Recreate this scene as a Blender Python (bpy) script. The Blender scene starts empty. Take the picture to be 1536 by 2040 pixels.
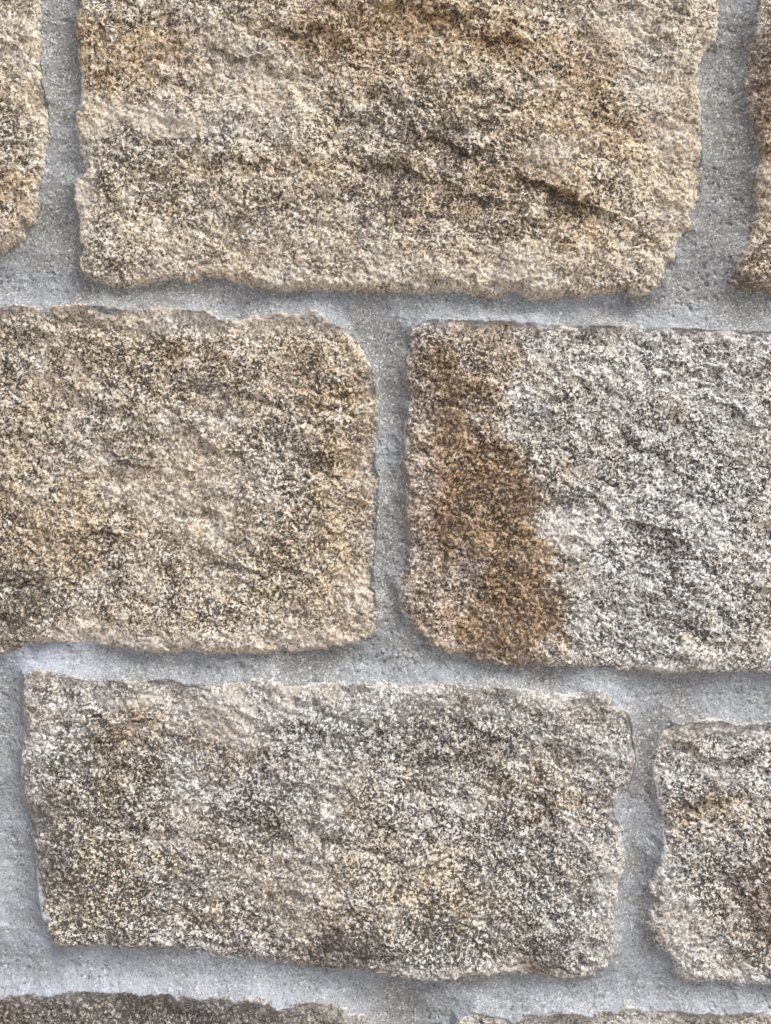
import bpy, math
import numpy as np
from mathutils import Vector

# ------------------------------------------------------------------ camera, sky, sun
S = 0.75 / 2040.0            # metres on the wall for one unit of the traced outlines
HZ = 0.75                    # height of the camera above the ground
D = 0.62                     # distance of the camera from the wall face
scene = bpy.context.scene
cam_d = bpy.data.cameras.new('camera')
cam = bpy.data.objects.new('camera', cam_d)
scene.collection.objects.link(cam)
cam.location = (0, -D, HZ)
cam.rotation_euler = (math.radians(90), 0, 0)
cam_d.sensor_fit = 'VERTICAL'
cam_d.sensor_height = 24.0
cam_d.lens = 24.0 * D / 0.75
cam_d.clip_start = 0.01
cam_d.clip_end = 500
scene.camera = cam

SUN_EL, SUN_ROT = math.radians(53), math.radians(130)
w = bpy.data.worlds.new('World'); scene.world = w; w.use_nodes = True
wn = w.node_tree.nodes; wl = w.node_tree.links
bg = wn['Background']
sky = wn.new('ShaderNodeTexSky'); sky.sky_type = 'NISHITA'; sky.sun_disc = False
sky.sun_elevation = SUN_EL; sky.sun_rotation = SUN_ROT
sky.ozone_density = 0.6; sky.dust_density = 4.0; sky.air_density = 0.6
wl.new(sky.outputs[0], bg.inputs[0]); bg.inputs[1].default_value = 0.07

sd = bpy.data.lights.new('sun', 'SUN'); sd.energy = 1.5; sd.angle = math.radians(26); sd.color = (1.0, 0.97, 0.92)
sun = bpy.data.objects.new('sun', sd); scene.collection.objects.link(sun)
sv = Vector((math.sin(SUN_ROT) * math.cos(SUN_EL), math.cos(SUN_ROT) * math.cos(SUN_EL), math.sin(SUN_EL)))
sun.location = sv * 5
sun.rotation_euler = sv.to_track_quat('Z', 'Y').to_euler()

scene.view_settings.view_transform = 'Standard'
scene.view_settings.look = 'None'
scene.view_settings.exposure = 1.06
scene.view_settings.gamma = 1.0
scene.render.engine = 'CYCLES'

# ------------------------------------------------------------------ noise
def _hash(ix, iy, seed):
    h = (ix.astype(np.int64) * 374761393 + iy.astype(np.int64) * 668265263 + seed * 974634777) & 0xffffffff
    h = ((h ^ (h >> 13)) * 1274126177) & 0xffffffff
    h = ((h ^ (h >> 16)) * 2246822519) & 0xffffffff
    return ((h ^ (h >> 15)) & 0xffffff).astype(np.float32) / np.float32(0xffffff)

def vnoise(x, y, seed):
    fx = np.floor(x); fy = np.floor(y)
    tx = (x - fx).astype(np.float32); ty = (y - fy).astype(np.float32)
    ix = fx.astype(np.int32); iy = fy.astype(np.int32)
    tx = tx * tx * tx * (tx * (tx * 6 - 15) + 10); ty = ty * ty * ty * (ty * (ty * 6 - 15) + 10)
    a = _hash(ix, iy, seed); b = _hash(ix + 1, iy, seed)
    c = _hash(ix, iy + 1, seed); d = _hash(ix + 1, iy + 1, seed)
    return (a + (b - a) * tx + (c - a) * ty + (a - b - c + d) * tx * ty) * 2 - 1

def fbm(x, y, scale, seed, octv=4, gain=0.5, stretch=1.0, ang=0.0):
    """fractal noise in about -1..1; scale in metres"""
    ca, sa = math.cos(ang), math.sin(ang)
    u = (x * ca + y * sa) / (scale * stretch); v = (-x * sa + y * ca) / scale
    out = np.zeros(x.shape, np.float32); amp = 1.0; tot = 0.0
    for o in range(octv):
        r = 0.6 + o * 1.1
        cu = u * math.cos(r) + v * math.sin(r) + 17.3 * o; cv = -u * math.sin(r) + v * math.cos(r) - 9.1 * o
        if stretch != 1.0: cu, cv = u + 17.3 * o, v - 9.1 * o
        out += amp * vnoise(cu, cv, seed + o * 101); tot += amp
        amp *= gain; u = u * 2.03; v = v * 2.03
    return out / tot * 1.5

def sstep(a, b, x):
    t = np.clip((x - a) / (b - a), 0, 1); return t * t * (3 - 2 * t)

def blur(a, n):
    for k in range(2):
        for ax in (0, 1):
            p = np.concatenate([np.repeat(a.take([0], ax), n + 1, ax), a, np.repeat(a.take([-1], ax), n, ax)], ax)
            c = np.cumsum(p, ax)
            m = 2 * n + 1
            a = (c.take(range(m, c.shape[ax]), ax) - c.take(range(0, c.shape[ax] - m), ax)) / m
    return a

# ------------------------------------------------------------------ shared sheet of sample positions (finest over the part photographed)
def axis(lo, hi, flo, fhi, fine):
    mid = list(np.arange(flo, fhi, fine))
    left = []; p = flo; st = fine
    while p > lo:
        st = min(st * 1.06, 0.006); p -= st; left.append(p)
    right = []; p = mid[-1]; st = fine
    while p < hi:
        st = min(st * 1.06, 0.006); p += st; right.append(p)
    return np.array(left[::-1] + mid + right)
FINE = 0.00060
AX = axis(-0.86, 0.86, -0.31, 0.31, FINE)
AZ = axis(-0.66, 0.66, -0.40, 0.40, FINE)

def P(pts):
    a = np.array(pts, float)
    return np.stack([(a[:, 0] - 768) * S, (1020 - a[:, 1]) * S], 1) * .9905   # arrises stand about 6 mm proud

def sdf(X, Z, poly):
    """signed distance, positive inside"""
    best = np.full(X.shape, 1e9); ins = np.zeros(X.shape, bool)
    n = len(poly)
    for i in range(n):
        ax, az = poly[i]; bx, bz = poly[(i + 1) % n]
        ex, ez = bx - ax, bz - az
        L = ex * ex + ez * ez
        if L < 1e-14: continue
        t = np.clip(((X - ax) * ex + (Z - az) * ez) / L, 0, 1)
        dx = X - ax - t * ex; dz = Z - az - t * ez
        np.minimum(best, dx * dx + dz * dz, out=best)
        if ez != 0:
            c = ((az > Z) != (bz > Z)) & (X < (bx - ax) * (Z - az) / ez + ax)
            ins ^= c
    d = np.sqrt(best)
    return np.where(ins, d, -d)

# ------------------------------------------------------------------ the blocks
A = [(160,-130),(158,0),(152,60),(158,110),(165,160),(163,215),(152,225),(155,262),(160,300),(172,345),(152,370),(150,400),
     (160,440),(158,470),(165,500),(158,520),(165,545),(190,562),(225,574),(262,575),(290,568),(315,560),(350,556),(375,566),
     (410,552),(440,553),(480,564),(520,573),(560,580),(600,576),(640,578),(690,576),(730,580),(768,582),(800,580),(840,585),
     (870,582),(900,580),(930,588),(965,590),(985,598),(1010,582),(1030,580),(1045,598),(1060,602),(1080,594),(1110,598),
     (1150,595),(1180,588),(1210,583),(1245,580),(1250,590),(1275,592),(1300,585),(1318,560),(1325,530),(1345,515),(1350,480),
     (1375,460),(1382,445),(1378,425),(1393,402),(1400,385),(1398,330),(1402,280),(1396,215),(1390,170),(1392,130),(1402,110),
     (1408,95),(1425,85),(1430,40),(1437,0),(1440,-130)]
B = [(80,-130),(78,0),(82,30),(78,60),(85,110),(88,160),(98,200),(98,250),(102,272),(92,300),(90,345),(80,380),(76,410),
     (68,440),(50,465),(40,480),(20,497),(0,505),(-60,510),(-700,505),(-720,480),(-720,-130)]
C_ = [(1512,-130),(1510,0),(1505,60),(1495,80),(1490,130),(1482,170),(1490,210),(1500,240),(1505,290),(1515,312),(1505,345),
      (1505,400),(1498,470),(1480,500),(1468,520),(1460,545),(1458,568),(1480,572),(1536,578),(1700,585),(2180,590),(2200,-130)]
D_ = [(-520,600),(0,607),(60,610),(100,615),(150,612),(200,612),(250,620),(300,620),(330,618),(380,622),(420,625),(440,640),
      (480,640),(500,632),(540,628),(590,632),(630,622),(650,640),(680,655),(705,680),(725,705),(742,735),(750,790),(752,850),
      (750,900),(755,960),(752,1030),(750,1090),(745,1130),(748,1170),(752,1230),(745,1262),(715,1282),(660,1291),(600,1299),
      (540,1303),(480,1303),(420,1305),(380,1296),(340,1300),(290,1302),(240,1290),(190,1283),(150,1286),(100,1283),(60,1284),
      (30,1296),(0,1305),(-520,1310),(-540,1200),(-535,700)]
E = [(820,655),(818,680),(812,720),(805,755),(810,775),(818,790),(812,820),(805,850),(808,890),(805,930),(812,980),(808,1030),
     (812,1080),(808,1130),(795,1155),(792,1190),(800,1220),(815,1240),(840,1265),(870,1290),(910,1305),(960,1320),(1000,1330),
     (1040,1330),(1060,1325),(1110,1330),(1180,1330),(1240,1338),(1290,1335),(1330,1343),(1380,1338),(1440,1342),(1480,1340),
     (1536,1340),(1700,1345),(1980,1350),(1995,1200),(1990,665),(1536,660),(1450,658),(1350,655),(1250,652),(1150,650),
     (1050,645),(950,642),(880,640),(850,640)]
F = [(48,1340),(75,1335),(110,1335),(150,1345),(180,1352),(230,1350),(280,1355),(340,1350),(380,1362),(440,1360),(500,1350),
     (540,1348),(570,1365),(610,1365),(650,1358),(700,1360),(770,1360),(810,1368),(880,1360),(940,1365),(1010,1368),(1060,1375),
     (1110,1385),(1140,1378),(1180,1375),(1205,1378),(1225,1400),(1250,1420),(1258,1440),(1262,1480),(1268,1510),(1262,1540),
     (1250,1560),(1232,1575),(1222,1600),(1225,1625),(1238,1650),(1240,1680),(1246,1710),(1244,1740),(1230,1775),(1225,1800),
     (1222,1850),(1220,1900),(1210,1930),(1180,1945),(1140,1952),(1100,1950),(1060,1946),(1020,1940),(980,1946),(940,1950),
     (880,1955),(840,1952),(780,1948),(720,1935),(640,1930),(590,1925),(520,1915),(440,1910),(380,1895),(300,1890),(240,1892),
     (190,1886),(150,1892),(122,1886),(104,1872),(92,1850),(85,1820),(80,1780),(75,1740),(72,1700),(62,1660),(60,1620),(50,1580),(45,1540),
     (48,1500),(52,1450),(46,1400)]
G = [(1325,1450),(1340,1440),(1390,1435),(1430,1433),(1470,1442),(1536,1435),(2180,1440),(2190,1965),(1536,1962),(1480,1965),
     (1440,1955),(1400,1960),(1365,1955),(1345,1940),(1335,1900),(1310,1890),(1300,1870),(1290,1840),(1298,1810),(1292,1770),
     (1302,1740),(1310,1710),(1320,1680),(1322,1630),(1310,1590),(1305,1560),(1300,1530),(1308,1490),(1315,1465)]
H = [(-420,1975),(0,1982),(40,1980),(80,1975),(160,1970),(240,1975),(320,1975),(400,1982),(450,1985),(500,1982),(560,2000),
     (610,1990),(650,1995),(690,2010),(730,2025),(750,2050),(765,2100),(760,2560),(740,2600),(-420,2610)]
I_ = [(912,2500),(900,2072),(912,2027),(940,2010),(990,2017),(1020,2030),(1055,2012),(1100,2007),(1180,2014),(1240,2004),
      (1300,2012),(1400,2014),(1450,2017),(1480,2012),(1536,2014),(1900,2022),(1910,2600),(930,2600)]
J = [(-720,1370),(-60,1375),(-30,1400),(-28,1700),(-8,1800),(-6,1850),(-30,1900),(-60,1925),(-720,1920)]
K = [(-700,-700),(520,-700),(530,-230),(510,-215),(-690,-210)]
L = [(600,-700),(1790,-700),(1800,-230),(1780,-210),(620,-215),(600,-240)]

# warm, rust, grime: base levels; blobs = (px, py, rx, ry, angle_deg, channel, strength)
BLOCKS = [
 dict(poly=A, seed=11, warm=.66, rust=.06, grime=.17, prot=.0069, label='largest visible block, warm tan granite with ochre streaks across the top of the photo',
  blobs=[(850,60,230,45,12,'r',.75),(640,90,120,50,15,'r',.5),(270,110,110,70,0,'r',.45),(760,110,260,60,5,'w',.3),
         (860,290,150,130,20,'g',.25),(780,370,170,80,10,'g',.2),(1120,400,110,28,22,'r',.4),(1080,410,60,20,22,'g',.5),
         (1170,140,70,60,0,'r',.4),(1150,260,120,60,10,'r',.3),(460,140,110,110,0,'f',.25),(560,190,100,60,0,'f',.3),
         (230,240,90,20,5,'f',.7),(330,255,90,22,3,'f',.6),(175,380,22,120,0,'f',.6),(1340,330,60,220,0,'f',.45),
         (760,560,400,40,2,'f',.35),(210,540,120,40,0,'g',.2),(1050,540,160,40,0,'f',.35),(1080,340,60,40,0,'f',.5),
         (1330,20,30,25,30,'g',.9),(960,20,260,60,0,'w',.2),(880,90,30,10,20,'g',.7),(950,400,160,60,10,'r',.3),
         (1150,500,60,60,0,'r',.25),(360,270,200,60,0,'w',-.2),(1250,60,100,50,0,'f',.35),(560,480,300,60,0,'f',.2),(320,370,170,70,0,'g',.25),(905,300,90,14,24,'g',.8),(800,215,70,12,15,'g',.7),(1130,415,90,13,25,'g',.8),(740,330,60,30,20,'g',.5),(930,62,120,10,22,'g',.6),(620,95,110,14,14,'g',.6),(450,125,70,12,18,'g',.5),(870,345,16,10,0,'g',1.0),(720,405,14,12,0,'g',1.0),(990,420,120,20,12,'g',.3),(520,440,120,16,8,'g',.3),(640,340,200,30,0,'w',.3)],  # narrow g streaks: dark tone of the ledge crevices put into the colour
  ledges=[(1110,395,24,150,.0035),(905,300,18,190,.0030),(800,350,10,150,.0025),(1000,85,22,110,.0020),(640,85,14,150,.0028),
          (500,130,14,150,.002),(850,35,12,260,.0025),(300,225,4,240,-.0020),(740,255,16,160,.0022),(560,430,8,260,.0018),(790,210,22,120,.002),(1050,170,25,120,.0016)]),
 dict(poly=B, seed=23, warm=.52, rust=.08, grime=.12, prot=.0059, label='tan block cut off by the left edge of the photo, top course',
  blobs=[(20,380,50,60,0,'r',.5),(30,60,60,60,0,'f',.45),(60,180,40,90,0,'f',.3),(20,260,50,50,0,'g',.35),(10,420,30,15,0,'g',.6)],
  ledges=[(20,300,-10,120,.002),(20,90,5,120,.0015)]),
 dict(poly=C_, seed=37, warm=.55, rust=.35, grime=.42, prot=.0054, label='pinkish block with a dark upper part, cut off by the right edge of the photo',
  blobs=[(1525,300,60,330,0,'rose',.7),(1515,180,30,130,0,'g',.5),(1515,270,20,60,0,'r',.6),(1530,390,30,80,0,'f',.45),(1490,540,40,30,0,'r',.4),(1470,560,30,18,0,'g',.4)],
  ledges=[(1520,300,-20,100,.003),(1500,500,-40,100,.003)]),
 dict(poly=D_, seed=41, warm=.50, rust=.11, grime=.22, prot=.0049, label='buff granite block at the left of the middle course, with a rounded upper right corner',
  blobs=[(100,1000,150,160,10,'w',.25),(60,1080,130,120,0,'r',.15),(20,1200,140,90,0,'g',.45),(60,1110,150,60,0,'g',.2),
         (250,960,120,60,20,'f',.25),(430,1000,100,120,0,'f',.3),(440,640,300,30,0,'f',.35),(720,900,24,260,0,'f',.25),
         (650,1130,70,130,0,'r',.12),(540,1200,120,80,0,'r',.12),(660,1060,90,110,0,'w',.25),(700,1180,40,40,0,'f',.6),
         (300,1280,320,26,2,'f',.5),(660,1260,120,30,-8,'f',.55),(430,700,260,60,0,'w',.15),(620,830,130,120,10,'g',.18),
         (230,680,220,60,8,'g',.15),(60,870,60,60,0,'r',.2),(20,1290,80,20,0,'g',.5),(380,880,60,90,30,'f',.25),(345,987,9,7,0,'f',3.0),(1265/2,1000,9,14,0,'w',.6),(620,1000,20,4,5,'g',.8),(500,1110,50,10,0,'g',.5),(220,1068,30,7,8,'g',.7),(270,918,50,9,18,'g',.6),(700,900,60,140,10,'w',.35),(640,760,100,80,0,'w',.3)],  # thin g streaks colour the crevices along the ledges darker
  ledges=[(270,915,18,120,.0025),(220,1065,8,60,.003),(390,860,35,160,.0015),(470,1120,10,160,.002),(200,800,30,200,.0016),
          (640,900,12,160,.0015),(100,1150,8,200,.0018),(450,780,12,220,.0014)]),
 dict(poly=E, seed=53, warm=.06, rust=.0, grime=.16, prot=.0064, label='pale grey block with a rust brown stain down its left end, right of the middle course',
  blobs=[],
  ledges=[(1300,1060,18,140,.0030),(1180,1000,28,160,.0022),(1030,700,55,110,.002),(1010,900,38,200,.0018),(1300,900,35,240,.0016),
          (1480,830,20,160,.0018),(1200,780,14,200,.0013),(1130,1110,25,60,.002),(1380,740,20,160,.0013),(1100,980,30,120,.0018)]),
 dict(poly=F, seed=67, warm=.10, rust=.02, grime=.33, prot=.0064, label='mottled grey and tan block with dark grime patches, lower left of the photo',
  blobs=[(110,1720,45,50,0,'g',1.5),(100,1610,45,30,0,'g',1.1),(250,1450,60,60,0,'r',.5),(250,1500,70,80,0,'g',.2),
         (250,1600,130,120,0,'w',.22),(180,1620,60,50,0,'g',.3),(330,1560,50,60,0,'g',.3),(470,1430,50,50,0,'f',.6),(370,1600,40,160,0,'f',.35),
         (460,1480,90,60,0,'r',.25),(640,1600,60,180,15,'f',.2),(850,1780,220,110,0,'w',.4),(740,1620,60,60,0,'r',.2),
         (920,1790,120,40,10,'r',.12),(700,1880,55,40,0,'g',.9),(880,1850,90,45,0,'g',.35),(640,1890,120,40,0,'g',.4),
         (1070,1900,50,35,0,'g',1.3),(1050,1920,60,14,20,'r',.7),(1060,1560,110,90,10,'w',.35),(1080,1600,100,40,10,'r',.1),
         (1210,1610,22,28,0,'g',1.0),(1220,1745,26,34,0,'f',.9),(700,1400,500,30,0,'f',.5),(940,1420,220,40,0,'g',.25),
         (920,1520,120,20,10,'g',.3),(1150,1480,110,60,0,'f',.3),(560,1740,90,100,0,'f',.2),(120,1450,70,90,0,'f',.12),
         (260,1390,60,12,10,'f',.8),(200,1870,200,30,0,'g',.2),(950,1930,200,18,3,'f',.6),(680,1914,28,7,0,'f',1.0),(80,1560,25,200,0,'f',.35),
         (300,1760,200,120,0,'w',.25),(180,1790,50,40,0,'g',.2),(1180,1830,60,120,0,'f',.2),(440,1815,24,22,0,'w',.7)],
  ledges=[(900,1495,-14,160,.0030),(1090,1605,48,110,.0030),(1000,1480,38,130,.0025),(560,1640,45,120,.0022),(420,1862,-4,140,.002),
          (700,1460,12,200,.0016),(250,1420,14,200,.002),(1130,1500,20,140,.0015),(700,1560,25,160,.0012),(300,1640,10,200,.0016),
          (800,1700,20,200,.0013)]),
 dict(poly=G, seed=79, warm=.08, rust=.0, grime=.20, prot=.0059, label='pale grey block with a small ochre stain, cut off by the right edge in the lower course',
  blobs=[(1390,1605,50,34,0,'r',.3),(1380,1620,70,60,0,'w',.4),(1400,1580,40,10,5,'g',.6),(1500,1760,90,120,0,'g',.4),
         (1520,1790,90,110,0,'rose',.9),(1525,1790,70,100,0,'r',.35),(1430,1800,60,60,0,'w',.35),(1440,1930,120,30,0,'f',.4),(1430,1450,110,16,0,'f',.5),
         (1330,1800,30,120,0,'f',.4)],
  ledges=[(1400,1585,10,90,.003),(1500,1650,14,160,.0015),(1400,1500,20,160,.0016),(1470,1760,40,120,.0013)]),
 dict(poly=H, seed=83, warm=.12, rust=.05, grime=.85, prot=.0054, label='dark stained block, only its top edge shows along the bottom left of the photo',
  blobs=[(200,2030,240,40,0,'rose',.25),(640,2020,120,40,0,'f',.35),(300,1990,500,60,0,'g',.4)], ledges=[]),
 dict(poly=I_, seed=97, warm=.12, rust=.05, grime=.30, prot=.0049, label='pale block, only a sliver of its top edge shows at the bottom right of the photo',
  blobs=[(1200,2030,350,14,0,'f',.6)], ledges=[]),
 dict(poly=J, seed=103, warm=.5, rust=.3, grime=.2, prot=.0049, blobs=[], ledges=[]),
 dict(poly=K, seed=109, warm=.4, rust=.1, grime=.2, prot=.0059, blobs=[], ledges=[]),
 dict(poly=L, seed=113, warm=.2, rust=.1, grime=.2, prot=.0059, blobs=[], ledges=[]),
]
RUST_E = [(862,690),(900,690),(935,770),(950,860),(985,900),(1040,940),(1070,985),(1060,1040),(1080,1100),(1085,1180),(1105,1240),
          (1085,1300),(1040,1322),(950,1305),(920,1240),(985,1190),(950,1135),(895,1120),(872,1050),(868,980),(866,920),(880,860),(872,800),(852,740)]
PINK_E = [(780,630),(1010,640),(1015,760),(1000,860),(1060,930),(1100,1000),(1075,1060),(1110,1160),(1130,1260),(1070,1345),(780,1345)]

def wobble(X, Z, seed):
    a = fbm(X, Z, .016, seed, 4, .6); b = fbm(X, Z, .016, seed + 7, 4, .6)
    return a, b

def masks(b, X, Z):
    """what the stone itself is: warm feldspar, rust stain, grime / dark lichen / dark streaks along ledges, pale mortar film, rose tint"""
    px = X / S + 768; py = 1020 - Z / S
    sd_ = b['seed'] * 7
    big = fbm(X, Z, .055, sd_, 5, .6); mid = fbm(X, Z, .018, sd_ + 3, 4, .6); big2 = fbm(X, Z, .045, sd_ + 5, 5, .6)
    fine = fbm(X, Z, .007, sd_ + 9, 3, .6)
    warm = b['warm'] + .22 * big + .22 * mid + .10 * fine
    rust = b['rust'] + .16 * np.clip(big2 + .3 * mid, 0, 2)
    grime = b['grime'] + .20 * np.clip(-big2 + .6 * fine, -.5, 2) + .10 * mid
    film = .0 + .22 * np.clip(fbm(X, Z, .03, sd_ + 13, 5, .62), 0, 2)
    rose = .0 + .12 * big2
    wx = px + 26 * fbm(X, Z, .020, sd_ + 21, 4, .65); wy = py + 26 * fbm(X, Z, .020, sd_ + 22, 4, .65)
    for (cx, cy, rx, ry, an, ch, s) in b['blobs']:
        a = math.radians(an)
        u = ((wx - cx) * math.cos(a) + (wy - cy) * math.sin(a)) / rx; v = (-(wx - cx) * math.sin(a) + (wy - cy) * math.cos(a)) / ry
        g = s * np.exp(-(u * u + v * v) ** 1.2) * (1 + .5 * fine)
        if ch == 'w': warm = warm + g
        elif ch == 'r': rust = rust + g; warm = warm + .4 * g
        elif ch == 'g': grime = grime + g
        elif ch == 'f': film = film + g
        else: rose = rose + g
    if b['poly'] is E:
        n1 = .008 * mid + .004 * fine + .004 * big
        dr = sdf(X, Z, P(RUST_E)) + n1; dp = sdf(X, Z, P(PINK_E)) + n1
        r = sstep(-.011, .015, dr); p = sstep(-.012, .013, dp)
        vst = fbm(X, Z, .009, 771, 4, .6, 4.0, math.radians(-76))
        low = np.exp(-(((px - 900) / 80) ** 2 + ((py - 1180) / 70) ** 2))
        rust = rust + r * (.80 + .15 * big + .22 * mid + .32 * vst) * (1 - .55 * low)
        warm = warm + .45 * p; rust = rust + (.20 + .2 * np.clip(vst, 0, 1)) * p; rose = rose + .9 * p * (1 - .5 * r) ; grime = grime + .20 * p + (.16 + .3 * np.clip(-vst, 0, 1)) * r
        g2 = np.exp(-(((px - 1320) / 28) ** 2 + ((py - 1090) / 60) ** 2)); grime = grime + .45 * g2 * (1 + .5 * fine)
        film = film + .2 * np.exp(-(((px - 1120) / 50) ** 2 + ((py - 1040) / 50) ** 2))
    film = film * (1 - .6 * np.clip(grime, 0, 1))
    c = lambda v: np.clip(v, 0, 1).astype(np.float32)
    return c(warm), c(rust), c(grime), c(film), c(rose)

def lip(gz):
    """how far the mortar is drawn up against a stone: gz > 0 where the stone is below the joint"""
    return .0061 + .0026 * np.clip(gz, -1, 1)

def block_height(b, X, Z, d, gz, bl):
    """gz > 0 near the upper edge of the stone"""
    s = b['seed']
    sc = 1.0
    # undulation of the split face
    h = .0036 * fbm(X, Z, .085, s, 3, .5)
    # slanting ledges left by the split
    wx, wy = wobble(X, Z, s + 50)
    xx = X + .006 * wx; zz = Z + .006 * wy
    t = fbm(xx, zz, .020, s + 60, 3, .5, 2.4, math.radians(-16))
    h = h + .0010 * (np.abs(t) * 2 - .6)
    t2 = fbm(xx, zz, .009, s + 70, 3, .55, 1.9, math.radians(-14))
    h = h + .0005 * (1 - 2 * np.abs(t2))
    h = h + .0011 * fbm(X, Z, .018, s + 80, 4, .55)
    h = h + .00050 * fbm(X, Z, .0052, s + 90, 3, .6) + .00036 * fbm(X, Z, .0024, s + 95, 2, .7)
    # thin hackly cracks running down to the right
    for sc_, st_, amp_, k in ((.016, 2.6, .0021, 0), (.0085, 2.2, .0013, 5)):
        n1 = fbm(xx, zz, sc_, s + 120 + k, 3, .5, st_, math.radians(-20))
        gate = sstep(.0, .45, fbm(X, Z, .022, s + 130 + k, 3, .6))
        h = h - amp_ * gate * np.exp(-np.abs(n1) / .07) * np.where(n1 > 0, .6, 1.0)
    for (cx, cy, an, ln, dep) in b['ledges']:
        a = math.radians(-an); x0 = (cx - 768) * S; z0 = (1020 - cy) * S
        u = ((xx - x0) * math.cos(a) + (zz - z0) * math.sin(a)) / (ln * S * .5)
        v = (-(xx - x0) * math.sin(a) + (zz - z0) * math.cos(a)) + .0015 * wy
        wdt = .014
        # overhang above, scooped out below the line
        prof = np.where(v > 0, np.exp(-v / .020), -np.exp(v / wdt)) * sstep(-.0009, .0009, np.abs(v))
        h = h + dep * .62 * prof * np.exp(-(np.abs(u) ** 3))
    r0 = bl
    we = .0034 + .0014 * gz
    rise = 1 - np.exp(-np.clip(d, 0, 1) / we)
    inside = r0 + (b['prot'] - r0 + .002 + h) * rise + h * .12
    outside = r0 + h * .12 + d * 3.0
    return np.where(d > 0, inside, outside)

# ------------------------------------------------------------------ mesh from a masked sheet
def sheet_mesh(name, xs, zs, Hh, keep, back, attrs, extra=None, solid=True):
    """keep: bool per cell (nz-1, nx-1). Height grows towards the viewer (-Y)."""
    nz, nx = Hh.shape
    idx = np.arange(nz * nx).reshape(nz, nx)
    q = np.stack([idx[:-1, :-1], idx[:-1, 1:], idx[1:, 1:], idx[1:, :-1]], -1)[keep]
    used = np.zeros(nz * nx, bool); used[q.ravel()] = True
    remap = np.cumsum(used) - 1
    q = remap[q]
    XX, ZZ = np.meshgrid(xs, zs)
    v = np.stack([XX.ravel(), -Hh.ravel(), ZZ.ravel() + HZ], 1)[used]
    at = {k: a.reshape(nz * nx, -1)[used] for k, a in attrs.items()}
    nv = len(v)
    if solid:
        e = np.concatenate([q[:, [0, 1]], q[:, [1, 2]], q[:, [2, 3]], q[:, [3, 0]]])
        key = np.minimum(e[:, 0], e[:, 1]).astype(np.int64) * nv + np.maximum(e[:, 0], e[:, 1])
        u, inv, cnt = np.unique(key, return_inverse=True, return_counts=True)
        be = e[cnt[inv] == 1]
        bv = np.unique(be)
        m2 = np.full(nv, -1, np.int64); m2[bv] = nv + np.arange(len(bv))
        vb = v[bv].copy(); vb[:, 1] = back
        side = np.stack([be[:, 1], be[:, 0], m2[be[:, 0]], m2[be[:, 1]]], 1)
        ctr = np.array([[v[:, 0].mean(), back, v[:, 2].mean()]])
        ci = nv + len(bv)
        cap = np.stack([m2[be[:, 1]], m2[be[:, 0]], np.full(len(be), ci)], 1)
        v = np.concatenate([v, vb, ctr])
        at = {k: np.concatenate([a, a[bv], a[:1]]) for k, a in at.items()}
        quads = np.concatenate([q, side]); tris = cap
    else:
        quads = q; tris = np.zeros((0, 3), np.int64)
    if extra is not None:
        ev, ef = extra
        o = len(v); v = np.concatenate([v, ev]); quads = np.concatenate([quads, ef + o])
        at = {k: np.concatenate([a, np.repeat(a[:1], len(ev), 0)]) for k, a in at.items()}
    me = bpy.data.meshes.new(name)
    nl = len(quads) * 4 + len(tris) * 3
    me.vertices.add(len(v)); me.vertices.foreach_set('co', v.astype(np.float32).ravel())
    me.loops.add(nl)
    me.loops.foreach_set('vertex_index', np.concatenate([quads.ravel(), tris.ravel()]).astype(np.int32))
    npoly = len(quads) + len(tris)
    me.polygons.add(npoly)
    st = np.concatenate([np.arange(len(quads)) * 4, len(quads) * 4 + np.arange(len(tris)) * 3]).astype(np.int32)
    me.polygons.foreach_set('loop_start', st)
    me.polygons.foreach_set('use_smooth', np.ones(npoly, bool))
    me.update(calc_edges=True)
    for k, a in at.items():
        la = me.attributes.new(k, 'FLOAT', 'POINT'); la.data.foreach_set('value', a[:, 0].astype(np.float32))
    me.validate()
    return me

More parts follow.
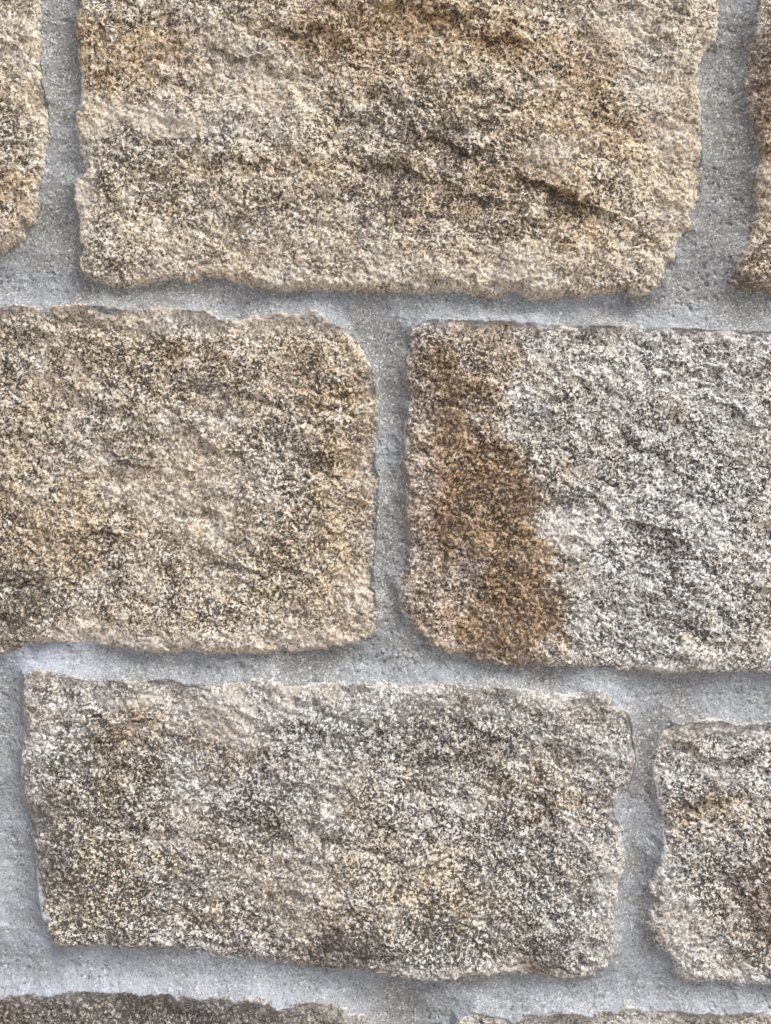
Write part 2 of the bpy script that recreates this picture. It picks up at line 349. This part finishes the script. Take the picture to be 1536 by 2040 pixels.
# ------------------------------------------------------------------ materials
class NT:
    def __init__(s, name):
        s.m = bpy.data.materials.new(name); s.m.use_nodes = True
        s.n = s.m.node_tree.nodes; s.l = s.m.node_tree.links
        s.bsdf = s.n['Principled BSDF']
    def put(s, sock, v):
        if isinstance(v, bpy.types.NodeSocket): s.l.new(v, sock)
        elif isinstance(v, (tuple, list)): sock.default_value = tuple(v) + ((1,) if len(v) == 3 and sock.type == 'RGBA' else ())
        else: sock.default_value = v
    def attr(s, k):
        a = s.n.new('ShaderNodeAttribute'); a.attribute_name = k; return a.outputs['Fac']
    def math(s, op, a, b=0.0, c=None, clamp=False):
        m = s.n.new('ShaderNodeMath'); m.operation = op; m.use_clamp = clamp
        s.put(m.inputs[0], a); s.put(m.inputs[1], b)
        if c is not None: s.put(m.inputs[2], c)
        return m.outputs[0]
    def mix(s, f, a, b, mode='MIX'):
        m = s.n.new('ShaderNodeMix'); m.data_type = 'RGBA'; m.blend_type = mode
        s.put(m.inputs[0], f); s.put(m.inputs[6], a); s.put(m.inputs[7], b); return m.outputs[2]
    def noise(s, vec, scale, detail=3, rough=.6):
        n = s.n.new('ShaderNodeTexNoise'); s.l.new(vec, n.inputs['Vector'])
        n.inputs['Scale'].default_value = scale; n.inputs['Detail'].default_value = detail; n.inputs['Roughness'].default_value = rough
        return n
    def vor(s, vec, scale, feature='F1'):
        n = s.n.new('ShaderNodeTexVoronoi'); n.feature = feature; s.l.new(vec, n.inputs['Vector']); n.inputs['Scale'].default_value = scale
        return n
    def ramp(s, f, lo, hi, a=0.0, b=1.0):
        m = s.n.new('ShaderNodeMapRange'); m.interpolation_type = 'SMOOTHSTEP'
        s.put(m.inputs[0], f); s.put(m.inputs[1], lo); s.put(m.inputs[2], hi); s.put(m.inputs[3], a); s.put(m.inputs[4], b)
        return m.outputs[0]
    def warp(s, vec, scale, amt):
        n = s.noise(vec, scale, 2, .6)
        v = s.n.new('ShaderNodeVectorMath'); v.operation = 'MULTIPLY_ADD'
        s.l.new(n.outputs['Color'], v.inputs[0]); v.inputs[1].default_value = (amt,) * 3; s.l.new(vec, v.inputs[2])
        return v.outputs[0]
    def sep(s, col):
        n = s.n.new('ShaderNodeSeparateColor'); s.l.new(col, n.inputs[0]); return n.outputs
    def pos(s):
        return s.n.new('ShaderNodeNewGeometry').outputs['Position']
    def bump(s, h, dist, strength=1.0, normal=None):
        b = s.n.new('ShaderNodeBump'); b.inputs['Strength'].default_value = strength; b.inputs['Distance'].default_value = dist
        s.put(b.inputs['Height'], h)
        if normal is not None: s.l.new(normal, b.inputs['Normal'])
        return b.outputs[0]

def granite():
    t = NT('granite')
    p = t.pos()
    warm, rust, grime, film, rose = [t.attr(k) for k in ('warm', 'rust', 'grime', 'film', 'rose')]
    pw = t.warp(p, 420, .0022)
    g1 = t.vor(pw, 460); c1 = t.sep(g1.outputs['Color'])
    pw2 = t.warp(p, 900, .0012)
    g2 = t.vor(pw2, 780); c2 = t.sep(g2.outputs['Color'])
    nz = t.noise(p, 620, 3, .65).outputs['Fac']
    tone = t.noise(p, 75, 4, .7).outputs['Fac']
    # feldspar and quartz grains
    feld_c = t.mix(warm, (.61, .59, .545), (.71, .585, .395))
    feld_c = t.mix(t.math('MULTIPLY', rose, .65), feld_c, (.56, .42, .36))
    quartz = t.mix(warm, (.31, .305, .29), (.36, .275, .16))
    white = t.mix(warm, (.88, .87, .84), (.88, .79, .63))
    col = t.mix(t.ramp(c1[0], .58, .68), feld_c, quartz)
    col = t.mix(t.ramp(c1[0], .80, .84), col, white)
    # second generation of smaller grains
    col = t.mix(t.ramp(c2[0], .64, .70), col, white)
    col = t.mix(t.ramp(c2[1], .76, .82), col, quartz)
    # rust and ochre staining soaks in grain by grain
    ochre = t.mix(c2[2], (.37, .235, .105), (.20, .118, .05))
    rf = t.math('MULTIPLY', rust, t.math('ADD', t.math('MULTIPLY', c1[1], .7), .55), clamp=True)
    col = t.mix(t.math('MULTIPLY', rf, .92, clamp=True), col, t.mix(.68, t.mix(1.0, col, (.92, .66, .38), 'MULTIPLY'), ochre))
    # mica specks: more of them where the stone is grimy
    mz = t.n.new('ShaderNodeTexNoise'); t.l.new(p, mz.inputs['Vector'])
    mz.inputs['Scale'].default_value = 480; mz.inputs['Detail'].default_value = 2.5; mz.inputs['Roughness'].default_value = .62; mz.inputs['Distortion'].default_value = .9
    thr = t.math('ADD', .436, t.math('MULTIPLY', grime, .15))
    thr = t.math('ADD', thr, t.math('MULTIPLY', t.math('SUBTRACT', tone, .5), .55))
    thr = t.math('MINIMUM', thr, .525)
    thr = t.math('ADD', thr, t.math('MULTIPLY', t.math('SUBTRACT', c1[1], .5), .09))
    speck = t.math('SUBTRACT', 1.0, t.ramp(t.math('SUBTRACT', mz.outputs['Fac'], thr), -.01, .018))
    dark = t.mix(warm, (.018, .018, .018), (.034, .025, .012))
    film_i = t.math('SUBTRACT', 1.0, t.math('MULTIPLY', film, .6))
    col = t.mix(t.math('MULTIPLY', speck, t.math('MULTIPLY', film_i, .9)), col, dark)
    # overall grime veil
    col = t.mix(t.math('MULTIPLY', t.math('MULTIPLY', grime, c1[1]), .30, clamp=True), col, t.mix(rose, (.085, .08, .07), (.11, .06, .055)))
    gv = t.math('MULTIPLY', t.ramp(grime, .55, 1.0, 0.0, .62), t.ramp(nz, .35, .62, .35, 1.0))
    col = t.mix(gv, col, t.mix(rose, (.06, .056, .05), (.085, .05, .043)))
    # pale mortar film rubbed over the high grains
    fm = t.math('MULTIPLY', film, t.ramp(t.noise(p, 260, 4, .7).outputs['Fac'], .36, .60))
    col = t.mix(t.math('MULTIPLY', fm, .85, clamp=True), col, t.mix(warm, (.62, .62, .61), (.72, .64, .54)))
    t.put(t.bsdf.inputs['Base Color'], col)
    t.put(t.bsdf.inputs['Roughness'], t.ramp(c2[1], .0, .25, .42, .82))
    t.bsdf.inputs['Specular IOR Level'].default_value = .45
    hgt = t.math('ADD', t.math('MULTIPLY', c1[2], .5), t.math('MULTIPLY', c2[0], .45))
    hgt = t.math('ADD', hgt, nz)
    t.put(t.bsdf.inputs['Normal'], t.bump(hgt, .0003, .7))
    return t.m

def mortar_mat():
    t = NT('mortar')
    p = t.pos(); pale = t.attr('pale'); damp = t.attr('damp')
    c = t.mix(t.noise(p, 34, 4, .6).outputs['Fac'], (.215, .222, .215), (.335, .343, .332))
    c = t.mix(pale, c, (.48, .535, .63))  # bluish mottling, plus skylight on the joint lips put into the colour
    c = t.mix(t.math('MULTIPLY', damp, .6), c, (.25, .265, .25))
    v = t.vor(p, 1000); vc = t.sep(v.outputs['Color'])
    v2 = t.vor(p, 560); v2c = t.sep(v2.outputs['Color'])
    inv = t.math('SUBTRACT', 1.0, t.math('MULTIPLY', pale, .5))
    c = t.mix(t.math('MULTIPLY', t.ramp(vc[0], .80, .90), t.math('MULTIPLY', inv, .6)), c, (.78, .78, .76))
    c = t.mix(t.math('MULTIPLY', t.ramp(vc[1], .78, .90), t.math('MULTIPLY', inv, .62)), c, (.06, .06, .055))
    c = t.mix(t.math('MULTIPLY', t.ramp(v2c[0], .985, .99), .5), c, (.07, .07, .07))
    c = t.mix(t.math('MULTIPLY', t.ramp(v2c[1], .985, .995), .5), c, (.8, .8, .78))
    t.put(t.bsdf.inputs['Base Color'], c)
    t.bsdf.inputs['Roughness'].default_value = .82
    t.bsdf.inputs['Specular IOR Level'].default_value = .3
    n = t.noise(p, 900, 3, .7).outputs['Fac']
    h = t.math('ADD', n, t.math('MULTIPLY', vc[2], .7))
    t.put(t.bsdf.inputs['Normal'], t.bump(h, .00045, .8))
    return t.m

def ground_mat():
    t = NT('paving')
    p = t.pos()
    c = t.mix(t.noise(p, 2.2, 6, .6).outputs['Fac'], (.40, .36, .30), (.52, .47, .40))
    v = t.sep(t.vor(p, 90).outputs['Color'])
    c = t.mix(t.math('MULTIPLY', v[0], .35), c, (.16, .15, .14))
    t.put(t.bsdf.inputs['Base Color'], c); t.bsdf.inputs['Roughness'].default_value = .9
    t.put(t.bsdf.inputs['Normal'], t.bump(t.noise(p, 140, 4, .7).outputs['Fac'], .004, .6))
    return t.m

MG, MM, MP = granite(), mortar_mat(), ground_mat()

# ------------------------------------------------------------------ ground
gm = bpy.data.meshes.new('ground')
gm.from_pydata([(-80, -80, 0), (80, -80, 0), (80, 80, 0), (-80, 80, 0)], [], [(0, 1, 2, 3)])
gm.materials.append(MP)
g = bpy.data.objects.new('ground', gm); scene.collection.objects.link(g); g['kind'] = 'structure'

# ------------------------------------------------------------------ the wall
wall = bpy.data.objects.new('stone_wall', None); scene.collection.objects.link(wall)
wall.location = (0, 0, 0)
wall['label'] = 'coursed wall of rough split granite blocks in wide grey mortar joints'
wall['category'] = 'wall'; wall['kind'] = 'thing'

XX, ZZ = np.meshgrid(AX, AZ)
lipsum = np.zeros(XX.shape); dmin = np.full(XX.shape, -1e3); stone_h = np.full(XX.shape, -1.0)
for b in BLOCKS:
    poly = P(b['poly'])
    x0, z0 = poly.min(0) - .03; x1, z1 = poly.max(0) + .03
    i0, i1 = np.searchsorted(AX, x0), np.searchsorted(AX, x1)
    j0, j1 = np.searchsorted(AZ, z0), np.searchsorted(AZ, z1)
    xs, zs = AX[i0:i1], AZ[j0:j1]
    X, Z = np.meshgrid(xs, zs)
    d0 = sdf(X, Z, poly)
    # ragged broken arris
    s = b['seed']
    d = d0 + .0018 * (.5 - np.abs(fbm(X, Z, .011, s + 31, 2, .5)) * 1.3) * sstep(-.4, .3, fbm(X, Z, .03, s + 32, 2)) + .0009 * fbm(X, Z, .0024, s + 33, 3, .75)
    gz = -np.gradient(d0, zs, axis=0); 
    gz = blur(np.clip(gz, -1, 1), 9)          # > 0 just inside the top edge, also just outside above it
    bl = lip(gz) * (1 + .15 * np.clip(gz, 0, 1) + .35 * fbm(X, Z, .03, s + 35, 2) + .16 * fbm(X, Z, .008, s + 36, 2))
    e = np.exp(-np.clip(-d0, 0, 1) / (.0066 + .0004 * gz))
    sub = (slice(j0, j1), slice(i0, i1))
    lipsum[sub] += bl * e
    dmin[sub] = np.maximum(dmin[sub], d)
    Hh = block_height(b, X, Z, d, gz, bl)
    stone_h[sub] = np.where(d > -.001, np.maximum(stone_h[sub], Hh), stone_h[sub])
    mk = list(masks(b, X, Z))
    mk[3] = np.clip(mk[3] + (.35 + .35 * np.clip(gz, 0, 1)) * np.exp(-np.clip(d, 0, 1) / .0045) * (1 + .6 * fbm(X, Z, .012, s + 39, 3)), 0, 1)
    keepv = d > -.0035
    keep = keepv[:-1, :-1] & keepv[1:, :-1] & keepv[:-1, 1:] & keepv[1:, 1:]
    me = sheet_mesh('granite_block', xs, zs, Hh, keep, .06, dict(zip(('warm', 'rust', 'grime', 'film', 'rose'), mk)))
    me.materials.append(MG)
    o = bpy.data.objects.new('granite_block', me); scene.collection.objects.link(o)
    o.parent = wall
    if 'label' in b: o['label'] = b['label']

px = XX / S + 768; py = 1020 - ZZ / S
tr = fbm(XX, ZZ, .0045, 531, 3, .6, 6.0, math.radians(3))          # trowel drags
pit = sstep(.52, .80, fbm(XX, ZZ, .0030, 541, 2, .5)) * sstep(-.1, .5, fbm(XX, ZZ, .03, 543, 2))
lump = sstep(.5, .9, fbm(XX, ZZ, .0042, 551, 2, .5)) * sstep(.0, .5, fbm(XX, ZZ, .04, 553, 2))
Hm0 = (lipsum + .0012 * fbm(XX, ZZ, .028, 501, 3, .5) + .00045 * fbm(XX, ZZ, .008, 505, 3, .6) + .00030 * tr
       + .00016 * fbm(XX, ZZ, .0018, 509, 2, .7) - .0009 * pit + .0006 * lump)
ins = sstep(.0002, .0022, dmin)
smear = .0024 * np.clip(fbm(XX, ZZ, .012, 521, 3, .6), 0, 1) * (1 - sstep(.002, .006, dmin))
Hm = np.where(stone_h > -.5, Hm0 * (1 - ins) + ins * np.minimum(Hm0, stone_h - .0006 + smear), Hm0)
pale = .10 + .34 * fbm(XX, ZZ, .05, 601, 5, .6) + .10 * tr
pale = pale + .36 * sstep(1300, 1850, py) + .28 * sstep(350, -50, px) * sstep(1150, 1450, py)
pale = pale + .35 * np.exp(-(((px - 60) / 140) ** 2 + ((py - 1310) / 40) ** 2)) + .30 * np.exp(-(((px - 80) / 120) ** 2 + ((py - 560) / 50) ** 2))
pale = pale + .22 * np.exp(-(((py - 1310 - .03 * px) / 50) ** 2)) + .15 * np.exp(-(((py - 620 - .02 * px) / 40) ** 2))  # blue skylight on the bed joint lips, painted into the mortar colour
damp = .28 + .55 * fbm(XX, ZZ, .035, 611, 5, .62) + .35 * np.exp(-(((px - 780) / 30) ** 2 + ((py - 900) / 250) ** 2))
keepv = dmin < .0080
keep = keepv[:-1, :-1] & keepv[1:, :-1] & keepv[:-1, 1:] & keepv[1:, 1:]
x0, x1, z0, z1 = AX[0], AX[-1], 0.0, HZ + AZ[-1]
bx = np.array([(x0, .03, z0), (x1, .03, z0), (x1, .30, z0), (x0, .30, z0), (x0, .03, z1), (x1, .03, z1), (x1, .30, z1), (x0, .30, z1)], float)
bf = np.array([(0, 1, 5, 4), (1, 2, 6, 5), (2, 3, 7, 6), (3, 0, 4, 7), (4, 5, 6, 7)])
mm = sheet_mesh('mortar', AX, AZ, Hm, keep, .028, {'pale': np.clip(pale, 0, 1), 'damp': np.clip(damp, 0, 1)}, extra=(bx, bf), solid=False)
mm.materials.append(MM)
mo = bpy.data.objects.new('mortar', mm); scene.collection.objects.link(mo); mo.parent = wall
mo['label'] = 'grey sandy mortar filling the joints between the blocks'
